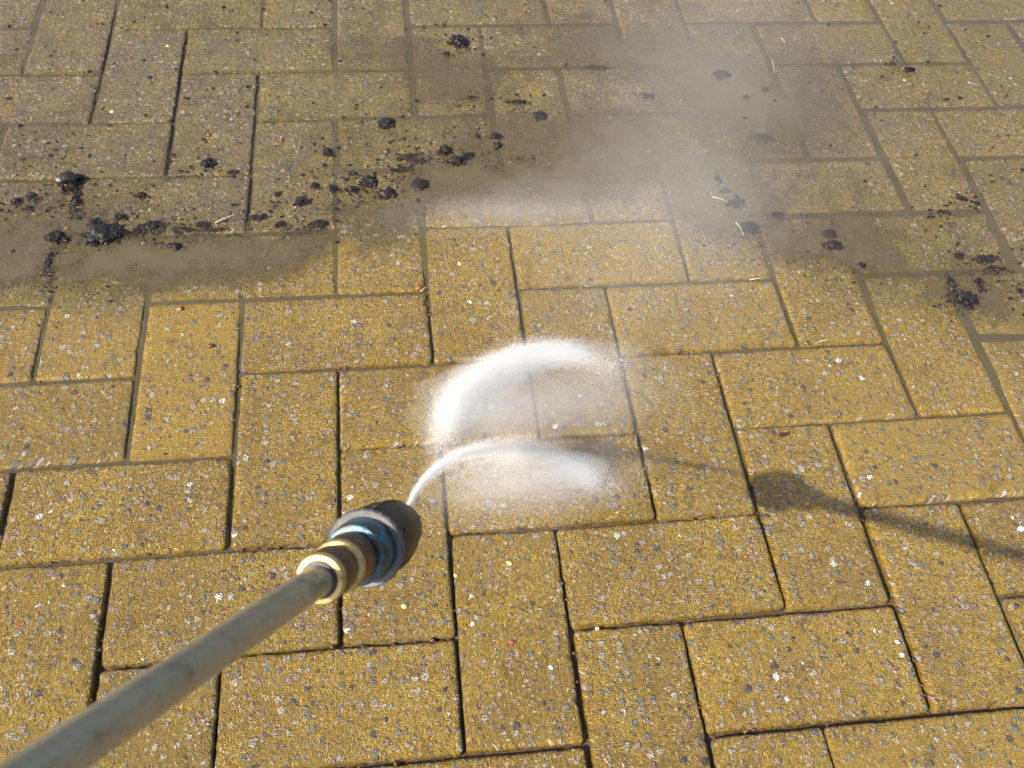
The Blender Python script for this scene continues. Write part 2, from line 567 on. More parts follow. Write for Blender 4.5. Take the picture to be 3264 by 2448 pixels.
N1 = fbm(XX, YY, 9, 3.3)
N2 = fbm(XX, YY, 40, 8.1, 2)
dd = YY - np.interp(XX, ex, ey) + 0.03 * N1 + 0.012 * N2
lvl = np.interp(dd, [-0.60, -0.42, -0.30, -0.16, -0.05, 0.02, 0.5], [-12, -9.5, -6.5, -4.4, -2.6, -0.9, -0.8])
pool = np.zeros(XX.shape)
for (px, py, sx, sy, a) in POOLS:
    q = G(px, py)
    ux = np.linalg.norm(G(px + sx, py) - q)
    uy = np.linalg.norm(G(px, py - sy) - q)
    pool = np.maximum(pool, a * np.exp(-0.5 * ((XX - q[0]) / ux) ** 2 - 0.5 * ((YY - q[1]) / uy) ** 2))
gate = np.clip((dd + 0.015) / 0.035, 0, 1)
lvl = np.minimum(lvl + (0.25 + 0.9 * (1 - gate)) * N1, -0.85)
drain = np.clip((0.12 - XX) / 0.35, 0, 1) * np.clip(0.45 + 1.6 * fbm(XX, YY, 5, 21.7, 2), 0, 1) * np.clip(1 - pool, 0, 1)
lvl = lvl - 3.6 * drain * gate
idx = np.arange(nx * ny).reshape(ny, nx)
wf = np.stack([idx[:-1, :-1], idx[:-1, 1:], idx[1:, 1:], idx[1:, :-1]], -1).reshape(-1, 4).tolist()
water = mesh_obj('muddy_water', np.c_[XX.ravel(), YY.ravel(), lvl.ravel() * 0.001], wf, M_WATER)
water.data.attributes.new('film', 'FLOAT', 'POINT').data.foreach_set('value', np.where(lvl < -2.4, 0.9, 1.2).ravel().astype(np.float32))
tag(water, 'brown muddy water standing in the joints between the blocks', 'muddy water', kind='stuff')
soft = np.clip((dd + 0.035 + 0.02 * N2) / 0.11, 0, 1)
film = soft * np.clip(0.14 + 0.42 * pool + 0.28 * N1 + 0.22 * N2, 0.0, 0.84)
sel = (YY > 0.25)
rows = np.where(sel[:, 0])[0]
r0 = rows[0]
fx_, fy_, ff = XX[r0:], YY[r0:], film[r0:]
fz = 0.0019 + 0.0003 * N1[r0:]
m_ = fx_.shape[0]
fidx = np.arange(nx * m_).reshape(m_, nx)
quads = np.stack([fidx[:-1, :-1], fidx[:-1, 1:], fidx[1:, 1:], fidx[1:, :-1]], -1).reshape(-1, 4)
fr = ff.ravel()
quads = quads[fr[quads].max(1) > 0.0]
silt = mesh_obj('silt_film', np.c_[fx_.ravel(), fy_.ravel(), fz.ravel()], quads.tolist(), M_FILM)
silt.data.attributes.new('film', 'FLOAT', 'POINT').data.foreach_set('value', fr.astype(np.float32))
tag(silt, 'thin brown film of silty water spreading over the unwashed blocks', 'silt film', kind='stuff')


# ------------------------------------------------------------------ mud clumps
def ico(sub):
    import bmesh
    bm = bmesh.new()
    bmesh.ops.create_icosphere(bm, subdivisions=sub, radius=1)
    v = np.array([x.co[:] for x in bm.verts])
    f = [tuple(y.index for y in x.verts) for x in bm.faces]
    bm.free()
    return v, f


ICO2, ICO3, ICO1 = ico(2), ico(3), ico(1)


def clump(pieces, label, flat=0.55, fibres=0):
    """pieces: (px, py, w, h) in overview pixels; one mesh of many small knobs"""
    p = G(pieces[0][0], pieces[0][1])
    V, F = [], []
    sd = random.random() * 100
    for (px, py, w, h) in pieces:
        c0 = G(px, py) - p
        mw = np.linalg.norm(G(px + w / 2, py) - G(px - w / 2, py)) / 2 * 1.15
        mh = np.linalg.norm(G(px, py + h / 2) - G(px, py - h / 2)) / 2
        base_r = min(mw, mh)
        n = int(np.clip(8 + 7 * (max(mw, mh) / base_r) + base_r * 2600, 9, 60))
        for k in range(n):
            a = random.uniform(0, 2 * math.pi)
            rr = random.random() ** 0.6 * 1.12
            wig = noise.noise(Vector((math.cos(a) * 1.5, math.sin(a) * 1.5, sd))) * 0.35 + 0.85
            cx, cy = c0[0] + mw * 0.85 * rr * wig * math.cos(a), c0[1] + mh * 0.85 * rr * wig * math.sin(a)
            r = base_r * random.uniform(0.14, 0.40) * (1.25 - 0.65 * rr)
            r = max(r, 0.0009)
            cz = base_r * flat * max(0.0, 1 - rr ** 1.5) * random.uniform(0.3, 0.85)
            st = random.uniform(0.75, 1.5)
            an = random.uniform(0, math.pi)
            v0, f0 = ICO2
            k0 = len(V)
            ca, sa = math.cos(an), math.sin(an)
            for q in v0:
                nn = 1 + 0.40 * noise.noise(Vector(q) * 1.6 + Vector((sd, k, 0))) + 0.30 * noise.noise(Vector(q) * 3.6 + Vector((sd, k, 5)))
                x, y = q[0] * r * nn * st, q[1] * r * nn / st
                V.append((cx + x * ca - y * sa, cy + x * sa + y * ca, max(-0.002, cz + q[2] * r * nn * 0.7)))
            F += [tuple(i + k0 for i in fc) for fc in f0]
        for k in range(fibres):
            a = random.uniform(0, 2 * math.pi)
            L = random.uniform(0.004, 0.011)
            s = np.array([c0[0] + mw * 0.5 * math.cos(a), c0[1] + mh * 0.5 * math.sin(a), base_r * flat * .6])
            a += random.uniform(-1, 1)
            e = s + L * np.array([math.cos(a), math.sin(a), random.uniform(-.3, .5)])
            tube_into(V, F, [s, (s + e) / 2 + np.array([0, 0, .001]), e], 0.00028, 5)
    o = mesh_obj('mud_clump', V, F, M_CLUMP, smooth=False)
    o.location = (p[0], p[1], 0.0002)
    return tag(o, label, 'mud clump', 'mud clumps washed off the joints')


def tube_into(V, F, pts, r, n=6, taper=True):
    k0 = len(V)
    m = len(pts)
    for i, p in enumerate(pts):
        d = np.array(pts[min(i + 1, m - 1)]) - np.array(pts[max(i - 1, 0)])
        d = d / (np.linalg.norm(d) + 1e-9)
        a = np.cross(d, [0, 0, 1.0])
        if np.linalg.norm(a) < 1e-3:
            a = np.cross(d, [1.0, 0, 0])
        a /= np.linalg.norm(a)
        b = np.cross(d, a)
        rr = r * (1 - 0.6 * i / (m - 1)) if taper else r
        for j in range(n):
            t = 2 * math.pi * j / n
            V.append(tuple(np.array(p) + rr * (a * math.cos(t) + b * math.sin(t))))
    for i in range(m - 1):
        for j in range(n):
            F.append((k0 + i * n + j, k0 + i * n + (j + 1) % n, k0 + (i + 1) * n + (j + 1) % n, k0 + (i + 1) * n + j))
    F.append(tuple(k0 + j for j in range(n))[::-1])
    F.append(tuple(k0 + (m - 1) * n + j for j in range(n)))


CLUMPS = [
 (225, 512, 104, 62, 'largest black mud clump at the left, with pale fibres sticking out', None, .6, 5),
 (120, 516, 70, 34, 'glinting mud clump just left of the largest clump at the left', None, .6, 3),
 (150, 398, 60, 50, 'tall mud clump with a yellow pebble in the joint at far left', None, .75, 2),
 (164, 442, 32, 84, 'mud trail running down the joint below the tall far left clump', 6, .5, 0),
 (36, 437, 26, 20, 'small mud lump beside the left edge of the photo', None, .6, 0),
 (70, 424, 20, 14, 'tiny mud lump second from the left edge', None, .6, 0),
 (106, 565, 28, 100, 'long dirt trail in the joint under the left clumps', 7, .3, 0),
 (334, 488, 60, 26, 'ragged mud clump right of the largest one, on the joint line', None, .45, 4),
 (300, 500, 40, 20, 'flat mud clump touching the right end of the largest clump', None, .4, 1),
 (395, 497, 60, 16, 'flat mud smear along the joint at left of centre', None, .4, 2),
 (378, 536, 44, 26, 'lone shiny mud lump below the ragged clump at the left', None, .6, 1),
 (305, 424, 26, 18, 'round mud lump in the middle of a silted block at left', 3, .7, 0),
 (450, 354, 36, 24, 'two lobed black lump with its shadow on the upper left block', 3, .8, 0),
 (504, 371, 24, 9, 'flat dark fragment lying right of the two lobed lump', 3, .4, 0),
 (708, 329, 22, 26, 'angular dark lump on the edge of a wide joint', 3, .8, 0),
 (680, 402, 20, 20, 'round black lump left of the pair under the angular lump', 3, .7, 0),
 (722, 408, 34, 18, 'bean shaped mud lump with a white glint in the wide joint', 4, .6, 0),
 (652, 438, 44, 22, 'elongated mud lump left of the vertical joint at centre left', None, .6, 1),
 (690, 487, 58, 24, 'caterpillar shaped mud clump at the lower end of the scatter', 8, .55, 0),
 (606, 486, 38, 18, 'brown oval mud lump left of the caterpillar shaped clump', None, .5, 0),
 (728, 455, 24, 14, 'small lump in the joint right of the elongated one', None, .5, 0),
 (762, 412, 32, 20, 'lumpy crumb first in the row leading right from the wide joint', None, .6, 0),
 (795, 396, 38, 40, 'branching mud clump with a raised arm in the middle row', None, .6, 1),
 (835, 422, 46, 28, 'wet clump with a bright highlight below the branching one', None, .65, 1),
 (908, 402, 40, 40, 'dark clump in the vertical joint above the brown bank of silt', None, .6, 1),
 (904, 438, 18, 13, 'reddish crumb directly below the joint clump above the silt bank', 3, .6, 0),
 (868, 366, 60, 16, 'flat dark mud streak lying along a joint near the centre', None, .3, 3),
 (905, 350, 56, 18, 'half sunken mud streak left of the big wet clump', None, .25, 0),
 (962, 328, 40, 24, 'wet clump with pink glints above the largest central one', None, .7, 0),
 (985, 352, 58, 26, 'largest wet black clump near the centre, ribbed', None, .65, 1),
 (1012, 340, 30, 24, 'black clump touching the upper right of the ribbed one', None, .65, 0),
 (1072, 298, 42, 22, 'wide clump at the head of a joint in the upper middle', None, .6, 1),
 (1076, 318, 26, 24, 'knobbly clump just below the wide one in the joint', None, .6, 0),
 (1030, 298, 20, 18, 'small wet lump left of the wide clump at the joint head', None, .5, 0),
 (834, 268, 42, 24, 'brown ribbed clump alone above the wide joint', 6, .7, 0),
 (990, 93, 54, 26, 'oblong ribbed black lump like a cone near the top', 9, .8, 0),
 (965, 118, 16, 18, 'small mud nub below the oblong ribbed lump', 3, .6, 0),
 (1018, 212, 40, 12, 'flat leaf like mud scrap above the scatter', 4, .3, 1),
 (1120, 221, 56, 13, 'glinting flat mud strip in the upper middle', 7, .4, 0),
 (1166, 252, 34, 26, 'grey blurred mud lump right of the glinting strip', None, .5, 0),
 (1152, 345, 14, 26, 'upright mud sliver under the mist', 3, .5, 0),
 (1290, 147, 66, 14, 'long low mud streak at top centre under the mist', 8, .4, 0),
 (1398, 208, 34, 16, 'faint mud lump at the thickest mist', None, .4, 0),
 (1557, 164, 52, 22, 'dark mud clump at top right of the mist', None, .6, 0),
 (1652, 195, 20, 14, 'small dark lump right of the clump behind the mist', 3, .7, 0),
 (1612, 212, 50, 13, 'flat glinting mud scrap below the clump behind the mist', 6, .4, 0),
 (1608, 258, 24, 10, 'tiny glinting crumb below the flat scrap at right', 3, .5, 0),
 (1552, 392, 26, 44, 'upright black clump at the right edge of the mist', None, .6, 0),
 (1615, 494, 56, 32, 'broad mud clump with grass shreds right of the mist', None, .55, 5),
 (1676, 466, 38, 18, 'curved small mud clump above right of the broad one', None, .5, 1),
 (1798, 532, 58, 34, 'peaked dark mud mound on the right', 10, .8, 2),
 (1862, 576, 24, 22, 'soft dark crumb at the block corner right of the mound', None, .35, 0),
 (1965, 153, 28, 14, 'black seed like lump in a yellow patch at upper right', 3, .7, 0),
 (1928, 138, 20, 9, 'dark scrap lying in the joint left of the seed like lump', 3, .5, 0),
 (2077, 428, 24, 12, 'small glinting clump on a narrow block at far right', 4, .5, 0),
 (2072, 554, 26, 20, 'flat brown smudge of mud at far right', None, .3, 0),
 (2150, 582, 62, 16, 'long dark mud roll filling a joint at the right edge', 8, .5, 0),
 (2083, 642, 74, 36, 'horseshoe shaped mud clump, the biggest on the right', 12, .6, 2),
 (440, 486, 44, 18, 'thin ragged mud smear reaching the vertical joint at left of centre', None, .35, 2),
 (262, 470, 34, 20, 'loose mud pile above the right end of the largest clump', None, .4, 1),
 (205, 486, 34, 26, 'knob of mud on top of the largest clump at the left', None, .7, 2),
 (62, 452, 22, 16, 'small shiny mud lump left of the mud trail', None, .5, 0),
 (600, 420, 16, 14, 'small lump alone on the block left of the round black lump', 3, .5, 0),
 (1120, 345, 18, 12, 'small half sunk lump left of the upright sliver', 3, .4, 0),
 (2110, 440, 18, 12, 'dark crumb second from the right edge above the long roll', 3, .5, 0),
 (1590, 440, 66, 34, 'broad soft mud smear between the mist and the right hand clumps', None, .12, 2),
 (1700, 500, 80, 26, 'thin flat mud smear between the broad clump and the peaked mound', None, .10, 2),
 (1640, 300, 70, 24, 'faint flat smear of mud at upper right of the mist', None, .10, 0),
 (2130, 560, 60, 24, 'flat brown mud smear above the long roll at the right edge', None, .12, 1),
 (560, 470, 60, 20, 'flat mud smear left of the brown oval lump', None, .12, 2),
 (880, 340, 70, 20, 'thin dark smear trailing left of the pink glinting clump', None, .10, 1),
 (280, 506, 120, 16, 'ragged band of sludge running right from the largest clump', None, .3, 4),
 (452, 497, 100, 12, 'thin sludge line along the joint under the silted left block', None, .3, 3),
 (172, 470, 22, 34, 'lower end of the mud trail, just above the largest clump', None, .45, 1),
 (760, 375, 30, 12, 'small flat mud scrap above the branching clump', None, .3, 0),
 (640, 505, 44, 12, 'thin mud scrap below the gap beside the caterpillar shaped clump', None, .25, 0),
 (2202, 628, 16, 14, 'mud lump cut by the right edge of the photo', 3, .5, 0),
 (2012, 470, 22, 9, 'dark scrap in the joint above the far right blocks', 3, .4, 0),
 (2040, 458, 24, 8, 'second dark scrap along the same far right joint', 3, .4, 0),
]
for (px, py, cw, ch, lab, nl, fl, fb) in CLUMPS:
    pcs = [(px, py, cw, ch)]
    if 'horseshoe' in lab:
        pcs = [(2083, 648, 86, 38), (2054, 616, 26, 54), (2118, 620, 28, 48)]
    elif 'peaked' in lab:
        pcs = [(1798, 534, 58, 28), (1790, 508, 32, 30)]
    elif 'upright black' in lab:
        pcs = [(1550, 388, 22, 44), (1564, 414, 36, 18)]
    clump(pcs, lab, fl, fb)

# small loose crumbs nobody could count
GV, GF = [], []


def crumb(p, r, lo=False):
    v0, f0 = ICO1
    k0 = len(GV)
    sd = random.random() * 99
    e = (random.uniform(.7, 1.5), random.uniform(.6, 1.2), random.uniform(.5, .9))
    for q in v0:
        nn = 1 + 0.5 * noise.noise(Vector(q) * 2.1 + Vector((sd, 0, 0)))
        GV.append((p[0] + q[0] * r * nn * e[0], p[1] + q[1] * r * nn * e[1], p[2] + r * .35 * e[2] + q[2] * r * nn * e[2]))
    GF.extend(tuple(i + k0 for i in fc) for fc in f0)


cnt = 0
while cnt < 1500:
    x, y = random.uniform(-0.95, 1.15), random.uniform(0.35, 1.35)
    d = y - float(np.interp(x, ex, ey))
    if d < 0.03:
        continue
    dens = 0.25 + 0.75 * max(0, noise.noise(Vector((x * 6, y * 6, 4))) + .25)
    if x < -.05:
        dens += .2
    if random.random() > dens:
        continue
    crumb((x, y, 0), random.choice((.0007, .0009, .0011, .0014, .002, .0027)) * random.uniform(.8, 1.15))
    cnt += 1
for (px, py, cw, ch, *_r) in CLUMPS:                     # crumbs gathered round the clumps
    for k in range(int(10 + cw * ch / 50)):
        q = G(px + random.gauss(0, cw * .75), py + random.gauss(0, ch * .9 + 4))
        crumb(q, random.choice((.0006, .0008, .0011, .0016, .0022)))
grit = mesh_obj('mud_crumbs', GV, GF, M_CLUMP, smooth=False)
tag(grit, 'fine black crumbs of mud sprinkled over the silted blocks', 'mud crumbs', kind='stuff')

# root and soil shreds lodged in the washed joints
GV, GF = [], []
for (ix, iy, wx, wy) in blocks[:170]:
    for k in range(26):
        if random.random() < .55:
            s = random.random() * wx
            p = ((ix + s) * U, iy * U)
        else:
            s = random.random() * wy
            p = (ix * U, (iy + s) * U)
        if noise.noise(Vector((p[0] * 14, p[1] * 14, 2))) < 0.06:
            continue
        p = (p[0] + random.gauss(0, .0012), p[1] + random.gauss(0, .0012), random.uniform(-.0075, -.0028))
        crumb(p, random.uniform(.0010, .0024))
M_ROOT = plain('brown_joint_shreds', (0.035, 0.014, 0.010), (0.13, 0.055, 0.035), 0.3, 500, 0.0008)
shreds = mesh_obj('joint_debris', GV, GF, M_ROOT)
tag(shreds, 'reddish brown soil and moss shreds lodged in the paving joints', 'joint debris', kind='stuff')

# ------------------------------------------------------------------ pebbles, straws, leaf
PEB = {'orange': plain('orange_pebble', (0.19, 0.045, 0.008), (0.30, 0.10, 0.022), 0.2),
       'yellow': plain('yellow_pebble', (0.62, 0.42, 0.10), (0.70, 0.52, 0.20), 0.25),
       'white': plain('white_pebble', (0.62, 0.60, 0.55), (0.75, 0.73, 0.68), 0.25),
       'red': plain('red_pebble', (0.20, 0.04, 0.025), (0.34, 0.08, 0.05), 0.22),
       'grey': plain('grey_pebble', (0.10, 0.11, 0.12), (0.22, 0.23, 0.23), 0.25),
       'purple': plain('purple_pebble', (0.07, 0.03, 0.035), (0.12, 0.06, 0.06), 0.25)}
PEBBLES = [
 (145, 494, 13, 'orange', 'orange pebble between the two big clumps at left'),
 (310, 527, 11, 'orange', 'orange red pebble on the smooth silted block at left'),
 (142, 409, 10, 'yellow', 'yellow pebble set in the tall mud clump at left'),
 (131, 398, 15, 'grey', 'pale grey stone in the tall mud clump at left'),
 (608, 304, 12, 'red', 'dark red pebble on a block in the upper left'),
 (450, 291, 9, 'orange', 'pale orange pebble above the two lobed lump'),
 (362, 100, 8, 'yellow', 'small yellow pebble on a block near the top left'),
 (242, 242, 9, 'yellow', 'yellow pebble at the lower edge of an upper left block'),
 (905, 622, 15, 'orange', 'tan pebble at the end of a joint above centre'),
 (390, 667, 13, 'orange', 'brown and white chipped pebble on a washed block at left'),
 (455, 748, 13, 'purple', 'dark purple pebble on a washed block at left'),
 (1015, 653, 10, 'white', 'white pebble on the narrow block above the spray'),
 (993, 571, 10, 'yellow', 'yellow pebble on the narrow block below the mist'),
 (1290, 1358, 9, 'white', 'white pebble at the head of the lower middle block'),
 (1190, 1442, 12, 'white', 'oval white pebble on the upright block at bottom centre'),
 (1105, 1387, 12, 'red', 'brick red pebble on the upright block at bottom centre'),
 (1100, 1217, 12, 'yellow', 'amber pebble on the upright block right of the nozzle'),
 (873, 1310, 12, 'yellow', 'bright amber pebble under the nozzle'),
 (1160, 1440, 9, 'grey', 'small slate grey pebble beside the oval white one'),
 (984, 1243, 10, 'yellow', 'pale yellow pebble beside the joint right of the nozzle'),
 (1948, 1415, 11, 'white', 'white pebble low on the right hand upright block'),
 (1938, 1387, 10, 'white', 'smaller white pebble just above another at right'),
 (1612, 1203, 8, 'red', 'small red pebble on the block in front of the shadow'),
 (2205, 1143, 14, 'white', 'white pebble at the right edge beside the rod shadow'),
]
for (px, py, dpx, kind, lab) in PEBBLES:
    p = G(px, py)
    r = np.linalg.norm(G(px + dpx / 2, py) - G(px - dpx / 2, py)) / 2
    sd = random.random() * 50
    v = []
    e = (random.uniform(.95, 1.25), random.uniform(.7, .95), random.uniform(.5, .7))
    for q in ICO2[0]:
        nn = 1 + .22 * noise.noise(Vector(q) * 1.3 + Vector((sd, 0, 0)))
        v.append((q[0] * r * e[0] * nn, q[1] * r * e[1] * nn, q[2] * r * e[2] * nn + r * .25))
    o = mesh_obj('pebble', v, ICO2[1], PEB[kind])
    z = 0.006 if py in (409, 398) else 0.0
    o.location = (p[0], p[1], z)
    o.rotation_euler.z = random.uniform(-1, 1)
    tag(o, lab, 'pebble', 'loose pebbles on the paving')

M_STRAW = plain('pale_straw', (0.55, 0.46, 0.26), (0.72, 0.66, 0.46), 0.4, 300, 0.0001)
STRAWS = [
 ((685, 710), (762, 680), 'pale straw lying across the joint at left of centre'),
 ((300, 710), (332, 745), 'pale straw poking out of the largest clump at left'),
 ((2460, 190), (2468, 232), 'short straw standing beside a joint at upper right'),
 ((2270, 627), (2318, 645), 'straw lying at the foot of the upright clump'),
 ((2345, 708), (2372, 752), 'bent grass blade on the broad mud clump'),
 ((2488, 120), (2502, 138), 'tiny white straw on a block at upper right'),
 ((2390, 892), (2435, 890), 'straw in the joint right of the washed block'),
 ((1340, 928), (1362, 915), 'fine straw beside the tan pebble above centre'),
 ((2610, 1090), (2640, 1086), 'thin grass shred in the joint on the right'),
]
for (a, b, lab) in STRAWS:
    pa = G(a[0] / K, a[1] / K, .0022)
    pb = G(b[0] / K, b[1] / K, .0030)
    mid = (pa + pb) / 2 + np.array([0.0008, 0.001, 0.0010])
    V, F = [], []
    tube_into(V, F, [pa - pa, (pa * .6 + mid * .4) - pa, mid - pa, pb - pa], 0.0005, 6)
    o = mesh_obj('straw', V, F, M_STRAW)
    o.location = tuple(pa)
    tag(o, lab, 'straw', 'bits of straw on the wet paving')

M_LEAF = plain('wet_leaf', (0.030, 0.012, 0.010), (0.07, 0.03, 0.02), 0.2)
p = G(1692, 940)
lv = [(-.006, -.001, .0004), (-.003, -.0032, .0012), (.001, -.003, .0010), (.006, -.0005, .0016), (.0078, .0022, .001), (.002, .002, .0018), (-.003, .0026, .001)]
lv2 = [(x, y, z - .0005) for x, y, z in lv]
nlf = len(lv)
lf = [tuple(range(nlf)), tuple(range(2 * nlf - 1, nlf - 1, -1))] + [(i, i + nlf, (i + 1) % nlf + nlf, (i + 1) % nlf) for i in range(nlf)]
leaf = mesh_obj('leaf_fragment', lv + lv2, lf, M_LEAF, smooth=False)
leaf.location = (p[0], p[1], .0006)
tag(leaf, 'dark leaf fragment on the washed block above the nozzle shadow', 'leaf')

# ------------------------------------------------------------------ the pressure washer lance
JOIN = np.array([-0.0773, -0.0481, 0.4467])       # where the tube meets the brass nut
NEAR = np.array([-0.1263, -0.14675, 0.56625])
axis = (JOIN - NEAR) / np.linalg.norm(JOIN - NEAR)


def metal_tube_material():
    t = NT('weathered_steel_tube')
    P = t.n('TexCoord').outputs['Object']
    c = t.mix(t.noise(P, 55, 5, 0.65), (0.30, 0.262, 0.168), (0.47, 0.425, 0.30))
    c = t.mix(t.step(t.noise(P, 130, 5, 0.75), 0.56, 0.70, 0, 0.65), c, (0.17, 0.125, 0.072))  # brown and green mottling: dirt and reflections painted together into the colour
    c = t.mix(t.step(t.noise(P, 45, 4, 0.7), 0.56, 0.72, 0, 0.55), c, (0.075, 0.095, 0.060))
    c = t.mix(t.step(t.noise(P, 700, 2, 0.6), 0.70, 0.74), c, (0.05, 0.045, 0.04))
    r = t.math('MULTIPLY_ADD', t.noise(P, 90, 4, 0.6), 0.28, 0.14)
    return t.set(Base_Color=c, Metallic=0.35, Roughness=r, Normal=t.bump(t.noise(P, 420, 4, 0.7), 0.0005, 0.6))


def stained(name, c0, c1, stain, rough, metal, sscale=160, thr=0.52):
    t = NT(name)
    P = t.n('TexCoord').outputs['Object']
    c = t.mix(t.noise(P, 220, 4, 0.7), c0, c1)
    c = t.mix(t.step(t.noise(P, sscale, 5, 0.75), thr, thr + 0.10, 0, 0.92), c, stain)
    return t.set(Base_Color=c, Metallic=metal, Roughness=rough, Normal=t.bump(t.noise(P, 600, 4, 0.7), 0.0004, 0.7))


M_TUBE = metal_tube_material()
M_BRASS = stained('worn_sunlit_brass', (0.42, 0.28, 0.085), (0.56, 0.41, 0.17), (0.24, 0.16, 0.06), 0.34, 0.5)  # lighter brass for faces towards the sun, their light put into the colour
M_BROWN = stained('dark_brass', (0.070, 0.046, 0.024), (0.15, 0.090, 0.038), (0.038, 0.035, 0.030), 0.34, 0.45)  # same brass darkened for the barrels, ground reflection tinted in as orange-brown
M_TEAL = stained('verdigris_ring', (0.012, 0.050, 0.068), (0.030, 0.170, 0.250), (0.034, 0.028, 0.018), 0.30, 0.3, 150, 0.44)
M_GREY = stained('grey_plastic', (0.055, 0.058, 0.064), (0.095, 0.095, 0.095), (0.14, 0.125, 0.10), 0.5, 0.0, 90)
M_BLACK = stained('black_rubber', (0.006, 0.005, 0.0045), (0.016, 0.012, 0.009), (0.040, 0.027, 0.016), 0.48, 0.0, 130)
M_BLUE = stained('blue_sleeve', (0.02, 0.035, 0.10), (0.035, 0.06, 0.15), (0.02, 0.02, 0.03), 0.35, 0.1)
M_DARK = plain('dark_gap', (0.010, 0.008, 0.007), (0.02, 0.016, 0.012), 0.5)

lance = bpy.data.objects.new('pressure_washer_lance', None)
link(lance)
lance.location = tuple(JOIN)
lance.rotation_euler = Vector(axis).to_track_quat('Z', 'Y').to_euler()      # local z runs towards the nozzle
tag(lance, 'pressure washer lance with grey steel tube, brass nut and black nozzle', 'lance')


RS = 0.745                                           # bore of this lance relative to the drawn profile


def lathe(name, prof, mat, parent, n=72, wob=0.0):
    V, F = [], []
    m = len(prof)
    for (r, z) in prof:
        for j in range(n):
            a = 2 * math.pi * j / n
            rr = r * RS * (1 + wob * noise.noise(Vector((math.cos(a) * 2, math.sin(a) * 2, z * 90))))
            V.append((rr * math.cos(a), rr * math.sin(a), z))
    for i in range(m - 1):
        for j in range(n):
            F.append((i * n + j, i * n + (j + 1) % n, (i + 1) * n + (j + 1) % n, (i + 1) * n + j))
    F.append(tuple(range(n))[::-1])
    F.append(tuple((m - 1) * n + j for j in range(n)))
    o = mesh_obj(name, V, F, mat, parent)
    bv_ = o.modifiers.new('edge', 'EDGE_SPLIT')
    bv_.split_angle = math.radians(38)
    return o


lathe('tube', [(0.0091, z) for z in np.linspace(-0.95, 0.012, 60)], M_TUBE, lance, wob=0.012)
nut = lathe('coupling_nut', [(0.0104, -0.0005), (0.0112, -0.0015), (0.0139, -0.0012), (0.0147, 0.0), (0.0148, 0.0022)], M_BRASS, lance)
lathe('tube_seal', [(0.0100, -0.0032), (0.0109, -0.0030), (0.0112, -0.0010), (0.0100, 0.0)], M_DARK, nut)
lathe('nut_barrel', [(0.0143, 0.0023), (0.0149, 0.003), (0.0149, 0.0150), (0.0143, 0.0165)], M_BROWN, nut)
lathe('groove', [(0.0131, 0.016), (0.0131, 0.0205)], M_DARK, lance)
sleeve = lathe('coupling_sleeve', [(0.0142, 0.0195), (0.0156, 0.0200), (0.0163, 0.0212), (0.0164, 0.0232)], M_BRASS, lance)
lathe('sleeve_barrel', [(0.0162, 0.0233), (0.0166, 0.0242), (0.0166, 0.0375), (0.0158, 0.0390)], M_BROWN, sleeve)
lathe('groove', [(0.0150, 0.0385), (0.0150, 0.0430)], M_DARK, lance)
lathe('collar_ring', [(0.0172, 0.0415), (0.0192, 0.0420), (0.0201, 0.0435), (0.0205, 0.0520), (0.0212, 0.0540), (0.0212, 0.0562)], M_TEAL, lance)
fl = lathe('flange', [(0.0200, 0.0563), (0.0248, 0.0560), (0.0256, 0.0570), (0.0256, 0.0592), (0.0250, 0.0603), (0.0225, 0.0606)], M_GREY, lance)
for k in range(26):                                  # moulded knurls on the flange rim
    a = 2 * math.pi * k / 26
    V, F = [], []
    c, s = math.cos(a), math.sin(a)
    for (dr, dt, dz) in [(-.0006, -.0005, 0), (.0004, -.0003, .0003), (.0004, .0003, .0003), (-.0006, .0005, 0),
                         (-.0006, -.0005, .0030), (.0004, -.0003, .0027), (.0004, .0003, .0027), (-.0006, .0005, .0030)]:
        r = 0.0256 * RS + dr
        V.append((r * c - dt * s, r * s + dt * c, 0.0566 + dz))
    mesh_obj('knurl', V, [(0, 1, 2, 3), (4, 7, 6, 5), (0, 4, 5, 1), (1, 5, 6, 2), (2, 6, 7, 3), (3, 7, 4, 0)], M_GREY, fl, smooth=False)
gd = lathe('nozzle_guard', [(0.0222, 0.0600), (0.0240, 0.0612), (0.0246, 0.0640), (0.0246, 0.0720), (0.0241, 0.0800), (0.0231, 0.0880),
                            (0.0216, 0.0960), (0.0196, 0.1040), (0.0172, 0.1105), (0.0148, 0.1150), (0.0124, 0.1170), (0.0106, 0.1166),
                            (0.0096, 0.1140)], M_BLACK, lance, wob=0.035)
for k in range(6):                                   # shallow moulded ribs along the guard
    a = 2 * math.pi * (k + .3) / 6
    V, F = [], []
    c, s_ = math.cos(a), math.sin(a)
    for (r, z) in ((0.0246, 0.0665), (0.0241, 0.0800), (0.0216, 0.0960), (0.0172, 0.1105)):
        for (dr, dt) in ((-.0012, -.0016), (.0007, -.0009), (.0007, .0009), (-.0012, .0016)):
            V.append(((r * RS + dr) * c - dt * s_, (r * RS + dr) * s_ + dt * c, z))
    for i in range(3):
        for j in range(4):
            F.append((i * 4 + j, i * 4 + (j + 1) % 4, i * 4 + 4 + (j + 1) % 4, i * 4 + 4 + j))
    F += [(3, 2, 1, 0), (12, 13, 14, 15)]
    mesh_obj('rib', V, F, M_BLACK, gd, smooth=False)
lathe('nozzle_orifice', [(0.0090, 0.1110), (0.0090, 0.1150), (0.0065, 0.1156), (0.0030, 0.1140)], M_BROWN, gd)

# ------------------------------------------------------------------ the water: jet, splash and mist as droplets
TIP = JOIN + axis * 0.115


